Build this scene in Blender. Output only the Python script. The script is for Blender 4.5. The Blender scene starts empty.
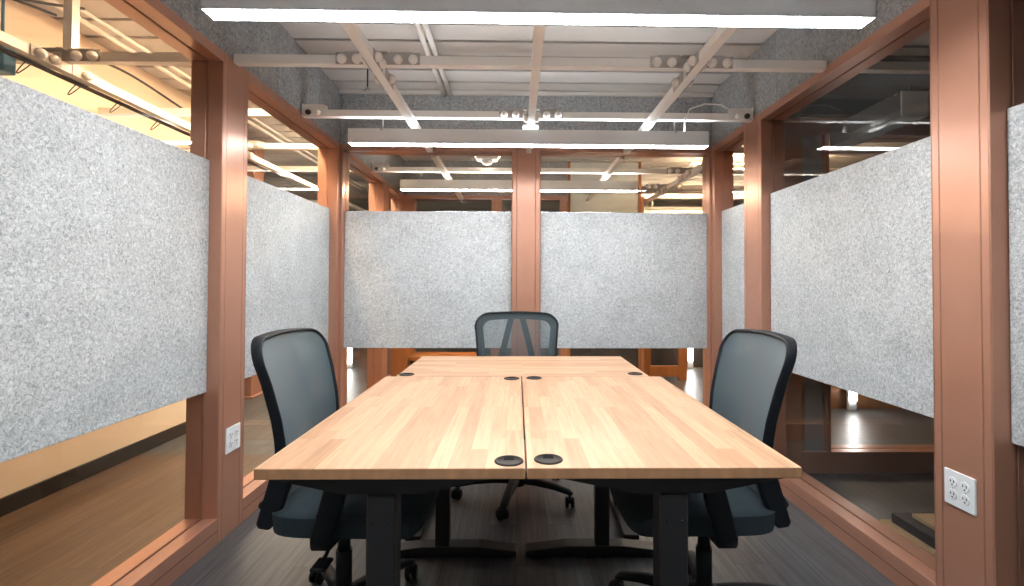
import bpy, bmesh, math, random
from mathutils import Vector, Matrix
random.seed(7)
S = bpy.context.scene
COL = S.collection
PI = math.pi
R = math.radians

# ------------------------------------------------------------------ materials
def newmat(name):
    m = bpy.data.materials.new(name); m.use_nodes = True
    nt = m.node_tree; nt.nodes.clear()
    out = nt.nodes.new('ShaderNodeOutputMaterial')
    return m, nt, out

def principled(name, col, rough=.5, metal=0.0, spec=.5, noise=0.0, nscale=30, bump=0.0, stretch=None):
    m, nt, out = newmat(name)
    p = nt.nodes.new('ShaderNodeBsdfPrincipled')
    p.inputs['Roughness'].default_value = rough
    p.inputs['Metallic'].default_value = metal
    p.inputs['Specular IOR Level'].default_value = spec
    c = (*col, 1)
    p.inputs['Base Color'].default_value = c
    tc = nt.nodes.new('ShaderNodeTexCoord')
    mp = nt.nodes.new('ShaderNodeMapping')
    if stretch: mp.inputs['Scale'].default_value = stretch
    nt.links.new(tc.outputs['Object'], mp.inputs['Vector'])
    nz = nt.nodes.new('ShaderNodeTexNoise'); nz.inputs['Scale'].default_value = nscale
    nz.inputs['Detail'].default_value = 4
    nt.links.new(mp.outputs['Vector'], nz.inputs['Vector'])
    mx = nt.nodes.new('ShaderNodeMix'); mx.data_type = 'RGBA'
    k = noise
    mx.inputs[6].default_value = (*[x*(1-k) for x in col], 1)
    mx.inputs[7].default_value = (*[min(1, x*(1+k)) for x in col], 1)
    nt.links.new(nz.outputs['Fac'], mx.inputs[0])
    nt.links.new(mx.outputs[2], p.inputs['Base Color'])
    if bump:
        b = nt.nodes.new('ShaderNodeBump'); b.inputs['Strength'].default_value = bump; b.inputs['Distance'].default_value = .002
        nt.links.new(nz.outputs['Fac'], b.inputs['Height']); nt.links.new(b.outputs['Normal'], p.inputs['Normal'])
    nt.links.new(p.outputs[0], out.inputs[0])
    return m

def felt_mat(name, dark, mid, light, scale=95):
    m, nt, out = newmat(name)
    p = nt.nodes.new('ShaderNodeBsdfPrincipled'); p.inputs['Roughness'].default_value = .95
    p.inputs['Specular IOR Level'].default_value = .1
    tc = nt.nodes.new('ShaderNodeTexCoord')
    n1 = nt.nodes.new('ShaderNodeTexNoise'); n1.inputs['Scale'].default_value = scale; n1.inputs['Detail'].default_value = 5
    n1.inputs['Roughness'].default_value = .7; n1.inputs['Distortion'].default_value = 1.2
    nt.links.new(tc.outputs['Object'], n1.inputs['Vector'])
    n2 = nt.nodes.new('ShaderNodeTexNoise'); n2.inputs['Scale'].default_value = 6; n2.inputs['Detail'].default_value = 2
    nt.links.new(tc.outputs['Object'], n2.inputs['Vector'])
    ad = nt.nodes.new('ShaderNodeMath'); ad.operation = 'MULTIPLY_ADD'
    ad.inputs[1].default_value = .12; nt.links.new(n2.outputs['Fac'], ad.inputs[0]); nt.links.new(n1.outputs['Fac'], ad.inputs[2])
    cr = nt.nodes.new('ShaderNodeValToRGB')
    e = cr.color_ramp.elements
    e[0].position = .40; e[0].color = (*dark, 1); e[1].position = .72; e[1].color = (*light, 1)
    k = e.new(.55); k.color = (*mid, 1)
    nt.links.new(ad.outputs[0], cr.inputs[0]); nt.links.new(cr.outputs[0], p.inputs['Base Color'])
    b = nt.nodes.new('ShaderNodeBump'); b.inputs['Strength'].default_value = .25; b.inputs['Distance'].default_value = .002
    nt.links.new(n1.outputs['Fac'], b.inputs['Height']); nt.links.new(b.outputs[0], p.inputs['Normal'])
    nt.links.new(p.outputs[0], out.inputs[0])
    return m

def plank_mat(name, c1, c2, c3, lx, ly, along='Y', rough=.35, streak=(1, 1, 1), sfac=.5, mortar=.0015, mcol=None, spec=.5, bump=0.0):
    """brick texture planks in the object's xy plane, boards running along the axis given"""
    m, nt, out = newmat(name)
    L = nt.links.new
    p = nt.nodes.new('ShaderNodeBsdfPrincipled'); p.inputs['Roughness'].default_value = rough
    p.inputs['Specular IOR Level'].default_value = spec
    tc = nt.nodes.new('ShaderNodeTexCoord')
    mp = nt.nodes.new('ShaderNodeMapping')
    if along == 'Y': mp.inputs['Rotation'].default_value = (0, 0, R(90))
    L(tc.outputs['Object'], mp.inputs['Vector'])
    br = nt.nodes.new('ShaderNodeTexBrick')
    br.inputs['Color1'].default_value = (0, 0, 0, 1); br.inputs['Color2'].default_value = (1, 1, 1, 1)
    br.inputs['Mortar'].default_value = (.5, .5, .5, 1)
    br.inputs['Scale'].default_value = 1; br.inputs['Mortar Size'].default_value = mortar
    br.inputs['Mortar Smooth'].default_value = 0; br.inputs['Bias'].default_value = 0
    br.inputs['Brick Width'].default_value = lx; br.inputs['Row Height'].default_value = ly
    br.offset = .37; br.offset_frequency = 3; br.squash = 1.25; br.squash_frequency = 2
    L(mp.outputs['Vector'], br.inputs['Vector'])
    cr = nt.nodes.new('ShaderNodeValToRGB'); e = cr.color_ramp.elements
    e[0].color = (*c1, 1); e[1].color = (*c3, 1); k = e.new(.5); k.color = (*c2, 1)
    L(br.outputs['Color'], cr.inputs[0])
    mp2 = nt.nodes.new('ShaderNodeMapping'); mp2.inputs['Scale'].default_value = streak
    L(tc.outputs['Object'], mp2.inputs['Vector'])
    # shift the grain per board
    sc = nt.nodes.new('ShaderNodeVectorMath'); sc.operation = 'SCALE'; sc.inputs['Scale'].default_value = 13
    L(br.outputs['Color'], sc.inputs[0])
    av = nt.nodes.new('ShaderNodeVectorMath'); av.operation = 'ADD'
    L(mp2.outputs[0], av.inputs[0]); L(sc.outputs[0], av.inputs[1])
    nz = nt.nodes.new('ShaderNodeTexNoise'); nz.inputs['Scale'].default_value = 1; nz.inputs['Detail'].default_value = 6
    nz.inputs['Roughness'].default_value = .65
    L(av.outputs[0], nz.inputs['Vector'])
    r2 = nt.nodes.new('ShaderNodeMapRange'); r2.inputs['From Min'].default_value = .3; r2.inputs['From Max'].default_value = .7
    r2.inputs['To Min'].default_value = 1 - sfac; r2.inputs['To Max'].default_value = 1 + sfac
    L(nz.outputs['Fac'], r2.inputs[0])
    mu = nt.nodes.new('ShaderNodeVectorMath'); mu.operation = 'SCALE'
    L(cr.outputs[0], mu.inputs[0]); L(r2.outputs[0], mu.inputs['Scale'])
    fin = mu.outputs[0]
    if mcol:
        mx = nt.nodes.new('ShaderNodeMix'); mx.data_type = 'RGBA'
        L(br.outputs['Fac'], mx.inputs[0]); L(fin, mx.inputs[6]); mx.inputs[7].default_value = (*mcol, 1)
        fin = mx.outputs[2]
    L(fin, p.inputs['Base Color'])
    if bump:
        b = nt.nodes.new('ShaderNodeBump'); b.inputs['Strength'].default_value = bump; b.inputs['Distance'].default_value = .002
        L(nz.outputs['Fac'], b.inputs['Height']); L(b.outputs[0], p.inputs['Normal'])
    L(p.outputs[0], out.inputs[0])
    return m

def emit(name, col, st):
    m, nt, out = newmat(name)
    e = nt.nodes.new('ShaderNodeEmission'); e.inputs[0].default_value = (*col, 1); e.inputs[1].default_value = st
    nt.links.new(e.outputs[0], out.inputs[0]); return m

def glass_mat(name, tint=(.972, .976, .976), boost=0.0):
    m, nt, out = newmat(name)
    t = nt.nodes.new('ShaderNodeBsdfTransparent'); t.inputs[0].default_value = (*tint, 1)
    g = nt.nodes.new('ShaderNodeBsdfGlossy'); g.inputs['Roughness'].default_value = .01
    f = nt.nodes.new('ShaderNodeFresnel')
    # the same reflectance from either side of the thin pane
    ge = nt.nodes.new('ShaderNodeNewGeometry'); io = nt.nodes.new('ShaderNodeMapRange')
    io.inputs['To Min'].default_value = 1.45; io.inputs['To Max'].default_value = 1/1.45
    nt.links.new(ge.outputs['Backfacing'], io.inputs[0]); nt.links.new(io.outputs[0], f.inputs['IOR'])
    mx = nt.nodes.new('ShaderNodeMixShader')
    nt.links.new(f.outputs[0], mx.inputs[0]); nt.links.new(t.outputs[0], mx.inputs[1]); nt.links.new(g.outputs[0], mx.inputs[2])
    nt.links.new(mx.outputs[0], out.inputs[0]); return m

def mesh_fabric(name, col, opac):
    m, nt, out = newmat(name)
    t = nt.nodes.new('ShaderNodeBsdfTransparent')
    p = nt.nodes.new('ShaderNodeBsdfPrincipled'); p.inputs['Base Color'].default_value = (*col, 1)
    p.inputs['Roughness'].default_value = .6
    p.inputs['Sheen Weight'].default_value = .35; p.inputs['Sheen Roughness'].default_value = .4
    mx = nt.nodes.new('ShaderNodeMixShader'); mx.inputs[0].default_value = opac
    # the weave: rows of threads a millimetre apart vary the cover a little
    tc = nt.nodes.new('ShaderNodeTexCoord'); w = nt.nodes.new('ShaderNodeTexNoise'); w.inputs['Scale'].default_value = 400
    nt.links.new(tc.outputs['Object'], w.inputs['Vector'])
    mr = nt.nodes.new('ShaderNodeMapRange'); mr.inputs['To Min'].default_value = -.10; mr.inputs['To Max'].default_value = .10
    nt.links.new(w.outputs['Fac'], mr.inputs[0])
    # a woven net closes up when seen at a slant, as real threads do
    lw = nt.nodes.new('ShaderNodeLayerWeight'); lw.inputs['Blend'].default_value = .5
    ml = nt.nodes.new('ShaderNodeMath'); ml.operation = 'MULTIPLY_ADD'; ml.inputs[1].default_value = .55; ml.inputs[2].default_value = opac
    nt.links.new(lw.outputs['Facing'], ml.inputs[0])
    ad = nt.nodes.new('ShaderNodeMath'); ad.operation = 'ADD'; ad.use_clamp = True
    nt.links.new(ml.outputs[0], ad.inputs[0]); nt.links.new(mr.outputs[0], ad.inputs[1]); nt.links.new(ad.outputs[0], mx.inputs[0])
    nt.links.new(t.outputs[0], mx.inputs[1]); nt.links.new(p.outputs[0], mx.inputs[2]); nt.links.new(mx.outputs[0], out.inputs[0])
    return m

M = {}
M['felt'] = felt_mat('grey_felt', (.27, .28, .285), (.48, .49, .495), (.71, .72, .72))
M['felt_shaded'] = felt_mat('shaded_grey_felt', (.17, .175, .18), (.31, .315, .32), (.48, .485, .49), 70)  # same grey felt, darkened for the weaker light on the bulkheads
M['copper'] = principled('copper_anodised', (.47, .23, .153), .30, .30, .6, .06, 8)
M['gasket'] = principled('black_gasket', (.006, .006, .006), .6)
M['black'] = principled('black_powdercoat', (.012, .012, .013), .45, 0, .4, .15, 40)
M['plastic'] = principled('black_plastic', (.007, .010, .014), .55, 0, .25, .1, 60)
M['fabric'] = principled('dark_teal_fabric', (.03, .045, .055), .85, 0, .3, .3, 300, .2)
M['mesh'] = mesh_fabric('chair_mesh', (.045, .075, .09), .57)
M['shell'] = principled('chair_shell', (.035, .05, .06), .5, 0, .4, .1, 60)
M['chrome'] = principled('steel', (.5, .5, .5), .3, 1.0)
M['white'] = principled('white_paint', (.86, .82, .77), .45, 0, .4, .04, 10)
M['plate'] = principled('grey_fitting', (.46, .43, .41), .5, 0, .4, .1, 20)
M['deck'] = principled('deck_paint', (.62, .585, .55), .55, 0, .3, .08, 3)
M['lampbody'] = principled('lamp_white', (.80, .82, .84), .4, 0, .4, .02, 10)
M['lampoff'] = principled('lamp_grey', (.16, .17, .175), .45, 0, .4, .03, 10)
M['lampglow'] = emit('lamp_diffuser_on', (.92, .97, 1.0), 16)
M['lampup'] = emit('lamp_uplight', (.90, .96, 1.0), 4.2)
M['warmup'] = emit('warm_uplight', (1.0, .92, .80), 9)
M['warmglow'] = emit('warm_lamp_on', (1.0, .71, .43), 26)
M['warmlamp'] = emit('warm_white_lamp_on', (1.0, .80, .56), 40)
M['tubeglow'] = emit('light_strip_on', (1.0, .97, .92), 6)
M['glass'] = glass_mat('clear_glass')
M['cream'] = principled('cream_paint', (.88, .74, .58), .6, 0, .3, .03, 2)
M['darkbase'] = principled('dark_baseboard', (.022, .02, .018), .5, 0, .4, .2, 10)
M['darkwall'] = principled('dark_paint_and_shade', (.045, .04, .038), .6, 0, .3, .1, 3)  # also carries the painted shade of the right room bulkhead
M['greywall'] = principled('grey_paint', (.32, .31, .30), .6, 0, .3, .05, 3)
M['wood'] = plank_mat('butcher_block', (.45, .248, .140), (.53, .308, .180), (.60, .365, .222), .34, .042, 'Y', .42, (85, 5, 60), .16, .0004, (.42, .25, .14), .3)
M['woodx'] = plank_mat('butcher_block_cross', (.45, .248, .140), (.53, .308, .180), (.60, .365, .222), .34, .042, 'X', .42, (5, 85, 60), .16, .0004, (.42, .25, .14), .3)
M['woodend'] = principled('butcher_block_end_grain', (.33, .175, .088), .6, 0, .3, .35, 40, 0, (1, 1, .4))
M['woodtrim'] = principled('oak_trim', (.36, .135, .04), .45, 0, .4, .35, 6, 0, (6, 6, .6))
M['floorbrown'] = plank_mat('brown_vinyl_plank', (.075, .045, .027), (.097, .059, .036), (.12, .074, .046), 1.2, .15, 'Y', .38, (60, 2.2, 20), .45, .0012, (.03, .02, .015), .45, .15)
M['floor'] = plank_mat('vinyl_plank', (.056, .057, .059), (.076, .077, .079), (.098, .098, .099), 1.2, .15, 'Y', .38, (60, 2.2, 20), .45, .0012, (.02, .02, .02), .45, .15)
M['card'] = principled('cardboard', (.42, .27, .14), .8, 0, .2, .12, 30)
M['outlet'] = principled('outlet_white', (.82, .83, .84), .35, 0, .5, .01, 10)
M['slot'] = principled('slot_dark', (.008, .008, .008), .8, 0, .05)
M['grommet'] = principled('grommet_grey', (.022, .019, .017), .6, 0, .25, .2, 60)
M['cable'] = principled('cable_black', (.015, .014, .013), .5)
M['blue'] = principled('blue_plastic', (.06, .22, .36), .45, 0, .4, .05, 10)
M['frost'] = principled('white_board', (.66, .70, .68), .3, 0, .5, .02, 4)
M['duct'] = principled('galvanised_duct', (.55, .53, .50), .4, .6, .5, .15, 8)

# ------------------------------------------------------------------ mesh builder
class MB:
    def __init__(s): s.bm = bmesh.new(); s.mats = []
    def mi(s, m):
        if m is None: return 0
        if m not in s.mats: s.mats.append(m)
        return s.mats.index(m)
    def _merge(s, b, m, mat=None, smooth=False):
        i = s.mi(m)
        if mat is not None: b.transform(mat)
        vm = {v: s.bm.verts.new(v.co) for v in b.verts}
        for f in b.faces:
            try:
                nf = s.bm.faces.new([vm[v] for v in f.verts]); nf.material_index = i; nf.smooth = smooth or f.smooth
            except ValueError: pass
        b.free()
    def box(s, x0, x1, y0, y1, z0, z1, m=None, bev=0.0, mat=None, seg=1):
        b = bmesh.new(); bmesh.ops.create_cube(b, size=1)
        for v in b.verts:
            v.co = Vector((x0 + (v.co.x+.5)*(x1-x0), y0 + (v.co.y+.5)*(y1-y0), z0 + (v.co.z+.5)*(z1-z0)))
        if bev > 0:
            bmesh.ops.bevel(b, geom=list(b.edges), offset=min(bev, .49*min(abs(x1-x0), abs(y1-y0), abs(z1-z0))), segments=seg, affect='EDGES', profile=.5)
        s._merge(b, m, mat); return s
    def prism(s, pts, h0, h1, axis='Z', m=None, bev=0, mat=None):
        """polygon extruded along an axis; pts in the other two axes' order"""
        b = bmesh.new()
        def P(p, h):
            return {'Z': (p[0], p[1], h), 'Y': (p[0], h, p[1]), 'X': (h, p[0], p[1])}[axis]
        a = [b.verts.new(P(p, h0)) for p in pts]; c = [b.verts.new(P(p, h1)) for p in pts]
        n = len(pts)
        b.faces.new(a); b.faces.new(list(reversed(c)))
        for i in range(n): b.faces.new([a[i], c[i], c[(i+1) % n], a[(i+1) % n]])
        bmesh.ops.recalc_face_normals(b, faces=list(b.faces))
        if bev: bmesh.ops.bevel(b, geom=list(b.edges), offset=bev, segments=2, affect='EDGES', profile=.5)
        s._merge(b, m, mat); return s
    def cyl(s, p0, p1, r0, r1=None, m=None, n=16, caps=True):
        r1 = r0 if r1 is None else r1
        p0 = Vector(p0); p1 = Vector(p1); d = (p1-p0); L = d.length
        b = bmesh.new(); bmesh.ops.create_cone(b, cap_ends=caps, segments=n, radius1=r0, radius2=r1, depth=L)
        for f in b.faces: f.smooth = len(f.verts) == 4
        q = d.to_track_quat('Z', 'Y').to_matrix().to_4x4()
        s._merge(b, m, Matrix.Translation((p0+p1)/2) @ q); return s
    def lathe(s, prof, c=(0, 0, 0), m=None, n=20, rot=None):
        b = bmesh.new(); rings = []
        for r, z in prof:
            rings.append([b.verts.new((max(r, 1e-5)*math.cos(2*PI*i/n), max(r, 1e-5)*math.sin(2*PI*i/n), z)) for i in range(n)])
        for k in range(len(rings)-1):
            for i in range(n):
                f = b.faces.new([rings[k][i], rings[k][(i+1) % n], rings[k+1][(i+1) % n], rings[k+1][i]]); f.smooth = True
        b.faces.new(list(reversed(rings[0]))); b.faces.new(rings[-1])
        bmesh.ops.recalc_face_normals(b, faces=list(b.faces))
        mt = Matrix.Translation(c)
        if rot is not None: mt = mt @ rot
        s._merge(b, m, mt); return s
    def tube(s, pts, r, m=None, n=8, closed=False):
        pts = [Vector(p) for p in pts]; b = bmesh.new(); rings = []
        N = len(pts)
        for k, p in enumerate(pts):
            a = pts[(k-1) % N] if (closed or k > 0) else p
            c = pts[(k+1) % N] if (closed or k < N-1) else p
            t = (c-a).normalized(); q = t.to_track_quat('Z', 'Y')
            rr = r[k] if isinstance(r, (list, tuple)) else r
            rings.append([b.verts.new(p + q @ Vector((rr*math.cos(2*PI*i/n), rr*math.sin(2*PI*i/n), 0))) for i in range(n)])
        for k in range(N if closed else N-1):
            A = rings[k]; B = rings[(k+1) % N]
            # align rings
            o = min(range(n), key=lambda j: (A[0].co-B[j].co).length)
            for i in range(n):
                f = b.faces.new([A[i], A[(i+1) % n], B[(i+1+o) % n], B[(i+o) % n]]); f.smooth = True
        if not closed: b.faces.new(list(reversed(rings[0]))); b.faces.new(rings[-1])
        bmesh.ops.recalc_face_normals(b, faces=list(b.faces))
        s._merge(b, m); return s
    def build(s, name, m=None, parent=None, loc=None):
        me = bpy.data.meshes.new(name)
        s.bm.normal_update(); s.bm.to_mesh(me); s.bm.free()
        for mm in ([m] if m is not None and not s.mats else s.mats): me.materials.append(M[mm])
        o = bpy.data.objects.new(name, me); COL.objects.link(o)
        if parent is not None: o.parent = parent
        if loc: o.location = loc
        return o

def tag(o, label=None, cat=None, group=None, kind=None):
    if label: o['label'] = label
    if cat: o['category'] = cat
    if group: o['group'] = group
    if kind: o['kind'] = kind
    return o
def empty(name, loc=(0, 0, 0), rz=0):
    o = bpy.data.objects.new(name, None); COL.objects.link(o); o.location = loc; o.rotation_euler = (0, 0, rz)
    o.empty_display_size = .1
    return o
def struct(o): o['kind'] = 'structure'; return o
def copy_tree(o, parent=None):
    c = o.copy(); COL.objects.link(c); c.parent = parent
    for ch in list(o.children): copy_tree(ch, c)
    return c

# ------------------------------------------------------------------ dimensions (metres, camera over the origin)
XL, XR = -1.317, 1.46          # inner faces of the side walls
YB = 3.70                      # inner face of the back wall
FD = .143                      # frame depth
HEAD0, HEAD1 = 2.145, 2.19     # head rail
SILL = .113
DECK = 2.595
PZ0, PZ1 = .670, 1.699         # felt panels
YF = -1.25                     # wall behind the camera

# ------------------------------------------------------------------ floor, deck
struct(MB().box(-1.388, 6.5, -2.5, 10, -.05, 0).box(-6, -1.388, 3.4, 10, -.05, 0).build('floor', 'floor'))
struct(MB().box(-6, -1.388, -2.5, 3.4, -.05, 0).build('floor_corridor', 'floorbrown'))
b = MB()
b.box(-6, 6.5, -2.5, 10, DECK+.045, DECK+.08)
y = -2.45; k = 0
while y < 9.8:
    b.prism([(y+.012, DECK+.046), (y, DECK), (y+.172, DECK), (y+.160, DECK+.046)], -6, 6.5, 'X')
    y += .2
struct(b.build('ceiling', 'deck'))

# ------------------------------------------------------------------ felt bulkheads above the frames
def seam_boards(axis, f0, f1, a0, a1, z0, z1, seams):
    b = MB(); e = [a0] + [s for s in seams if a0 < s < a1] + [a1]
    for u, v in zip(e, e[1:]):
        if axis == 'Y': b.box(f0, f1, u+.0012, v-.0012, z0, z1, bev=.002)
        else: b.box(u+.0012, v-.0012, f0, f1, z0, z1, bev=.002)
    return b
sy = [-.6, .1, .8, 1.42, 2.06, 2.74, 3.3]
struct(seam_boards('Y', XL-.06, XL-.004, YF, YB+.06, HEAD1, DECK, sy).build('wall_left', 'felt_shaded'))
struct(seam_boards('Y', XR+.004, XR+.06, YF, YB+.06, HEAD1, DECK, [s+.03 for s in sy]).build('wall_right', 'felt_shaded'))
struct(seam_boards('X', YB+.004, YB+.06, XL, XR, HEAD1, DECK, [-.78, .28, .62, 1.1]).build('wall_back', 'felt_shaded'))
struct(MB().box(XL-.01, XR+.01, YB-.03, YB+.003, DECK-.032, DECK-.004, bev=.003).build('trim_1', 'deck'))
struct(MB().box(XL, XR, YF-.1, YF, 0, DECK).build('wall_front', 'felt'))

# ------------------------------------------------------------------ frames, panes, mullions
WN = [0]; TN = [1]
def bay_y(side, y0, y1):
    """glazed bay in a side wall between two mullions"""
    sx = XL if side < 0 else XR; s = side
    g = s*.068
    def bx(b, d0, d1, ya, yb, z0, z1, m, bev=.0015):
        xs = sorted((sx+s*d0, sx+s*d1)); b.box(xs[0], xs[1], ya, yb, z0, z1, m, bev)
    b = MB()
    for d0, d1, in ((0, .066), (.076, FD)):
        bx(b, d0, d1, y0, y1, 0, SILL, 'copper'); bx(b, d0, d1, y0, y1, HEAD0, HEAD1, 'copper')
        bx(b, d0, d1, y0, y0+.004, SILL, HEAD0, 'copper'); bx(b, d0, d1, y1-.004, y1, SILL, HEAD0, 'copper')
    bx(b, .066, .076, y0, y1, .01, SILL-.012, 'gasket', 0); bx(b, .066, .076, y0, y1, HEAD0+.012, HEAD1-.01, 'gasket', 0)
    bx(b, -.0008, .004, y0, y1, .058, .0600, 'gasket', 0)
    WN[0] += 1
    w = struct(b.build('window_%d' % WN[0]))
    p = MB(); bx(p, .068, .074, y0+.004, y1-.004, SILL-.012, HEAD0+.012, 'glass', 0)
    p.build('pane', None, w)
def mull_y(side, y0, y1, name=None):
    sx = XL if side < 0 else XR; s = side
    b = MB(); e = [y0, y0+.030, y1-.030, y1]
    for u, v in zip(e, e[1:]):
        xs = sorted((sx, sx+s*FD)); b.box(xs[0], xs[1], u+.0008, v-.0008, 0, HEAD1, 'copper', .002)
    xs = sorted((sx+s*.006, sx+s*(FD-.006))); b.box(xs[0], xs[1], y0+.002, y1-.002, .002, HEAD1-.002, 'gasket')
    TN[0] += 1
    return struct(b.build('trim_%d' % TN[0]))
def bay_x(x0, x1, yb, sill=True):
    b = MB()
    for d0, d1 in ((0, .066), (.076, FD)):
        if sill: b.box(x0, x1, yb+d0, yb+d1, 0, SILL, 'copper', .0015)
        b.box(x0, x1, yb+d0, yb+d1, HEAD0, HEAD1, 'copper', .0015)
        b.box(x0, x0+.004, yb+d0, yb+d1, SILL, HEAD0, 'copper', .0015); b.box(x1-.004, x1, yb+d0, yb+d1, SILL, HEAD0, 'copper', .0015)
    if sill: b.box(x0, x1, yb+.066, yb+.076, .01, SILL-.012, 'gasket')
    b.box(x0, x1, yb+.066, yb+.076, HEAD0+.012, HEAD1-.01, 'gasket')
    WN[0] += 1
    w = struct(b.build('window_%d' % WN[0]))
    MB().box(x0+.004, x1-.004, yb+.068, yb+.074, SILL-.012, HEAD0+.012, 'glass').build('pane', None, w)
def mull_x(x0, x1, yb):
    b = MB(); e = [x0, x0+.034, x1-.034, x1]
    for u, v in zip(e, e[1:]): b.box(u+.0008, v-.0008, yb, yb+FD, 0, HEAD1, 'copper', .002)
    b.box(x0+.002, x1-.002, yb+.006, yb+FD-.006, .002, HEAD1-.002, 'gasket')
    TN[0] += 1
    return struct(b.build('trim_%d' % TN[0]))

LY = [(YF, 2.235), (2.435, YB-.05)]            # left bays
bay_y(-1, *LY[0]); mull_y(-1, 2.235, 2.435); bay_y(-1, *LY[1])
RY = [(YF, 1.508), (1.72, 2.945), (3.165, YB-.05)]
bay_y(1, *RY[0]); mull_y(1, 1.508, 1.72); bay_y(1, *RY[1]); mull_y(1, 2.945, 3.165); bay_y(1, *RY[2])
# back wall: corner posts, two bays, centre mullion
BX = [(-1.301, -.038), (.171, 1.448)]
bay_x(*BX[0], YB); mull_x(-.038, .171, YB); bay_x(*BX[1], YB)
for x0, x1 in ((XL-FD, -1.301), (1.448, XR+FD)):
    b = MB(); b.box(x0, x1, YB-.05 if False else YB, YB+FD, 0, HEAD1, 'copper', .002)
    a = (x0, XL) if x0 < 0 else (XR, x1)
    b.box(a[0], a[1], YB-.05, YB, 0, HEAD1, 'copper', .002)
    TN[0] += 1; struct(b.build('trim_%d' % TN[0]))

# ------------------------------------------------------------------ felt panels hung on the glass
def fpanel(x0, x1, y0, y1, label):
    o = MB().box(x0, x1, y0, y1, PZ0, PZ1, bev=.002).build('felt_panel', 'felt')
    tag(o, label, 'acoustic panel', 'grey felt panels on the glass walls')
e = .002
gl = XL-.067; gr = XR+.067; gb = YB+.067
fpanel(gl, gl+.014, YF+.01, 2.235-.005, 'large grey felt panel on the nearest left window, cut off by the left edge')
fpanel(gl, gl+.014, 2.440, YB-.055, 'grey felt panel on the left wall behind the left chair')
fpanel(-1.297, -.043, gb-.014, gb, 'grey felt panel on the back wall left of the copper centre post')
fpanel(.176, 1.444, gb-.014, gb, 'grey felt panel on the back wall right of the copper centre post')
fpanel(gr-.014, gr, 3.170, YB-.055, 'narrow grey felt panel in the far right corner above the right chair')
fpanel(gr-.014, gr, 1.725, 2.940, 'broad grey felt panel on the right wall between two copper posts')
fpanel(gr-.014, gr, YF+.01, 1.503, 'grey felt panel at the right picture edge beside the post with the outlet')

# ------------------------------------------------------------------ power outlets
def outlet(x, y, z, s, label):
    t = empty('power_outlet', (x, y, z)); tag(t, label, 'power outlet')
    xs = sorted((0, -s*.007))
    b = MB(); b.box(xs[0], xs[1], -.057, .057, -.058, .058, None, .0025, None, 2); b.build('cover_plate', 'outlet', t)
    for yy in (-.023, .023):
        for zz in (-.020, .020):
            f = MB(); rot = Matrix.Rotation(-s*PI/2, 4, 'Y')
            f.lathe([(.0165, 0), (.0165, .002), (.0150, .003)], (-s*.0065, yy, zz), 'outlet', 24, rot)
            xa = sorted((-s*.0090, -s*.0101))
            for dy, h in ((-.0062, .0045), (.0062, .0036)):
                f.box(xa[0], xa[1], yy+dy-.0014, yy+dy+.0014, zz+.003-h, zz+.003+h, 'slot')
            f.lathe([(.0026, 0), (.0026, .0008)], (-s*.0093, yy, zz-.0085), 'slot', 10, rot)
            f.build('socket', None, t)
    for zz in (0,):
        for yy in (-.023, .023):
            MB().lathe([(.003, 0), (.0024, .0012)], (-s*.0066, yy, zz), None, 10, Matrix.Rotation(-s*PI/2, 4, 'Y')).build('screw', 'chrome', t)
outlet(XL, 2.339, .434, -1, 'white four socket outlet on the left copper post')
outlet(XR, 1.618, .478, 1, 'white four socket outlet on the right copper post')

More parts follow.
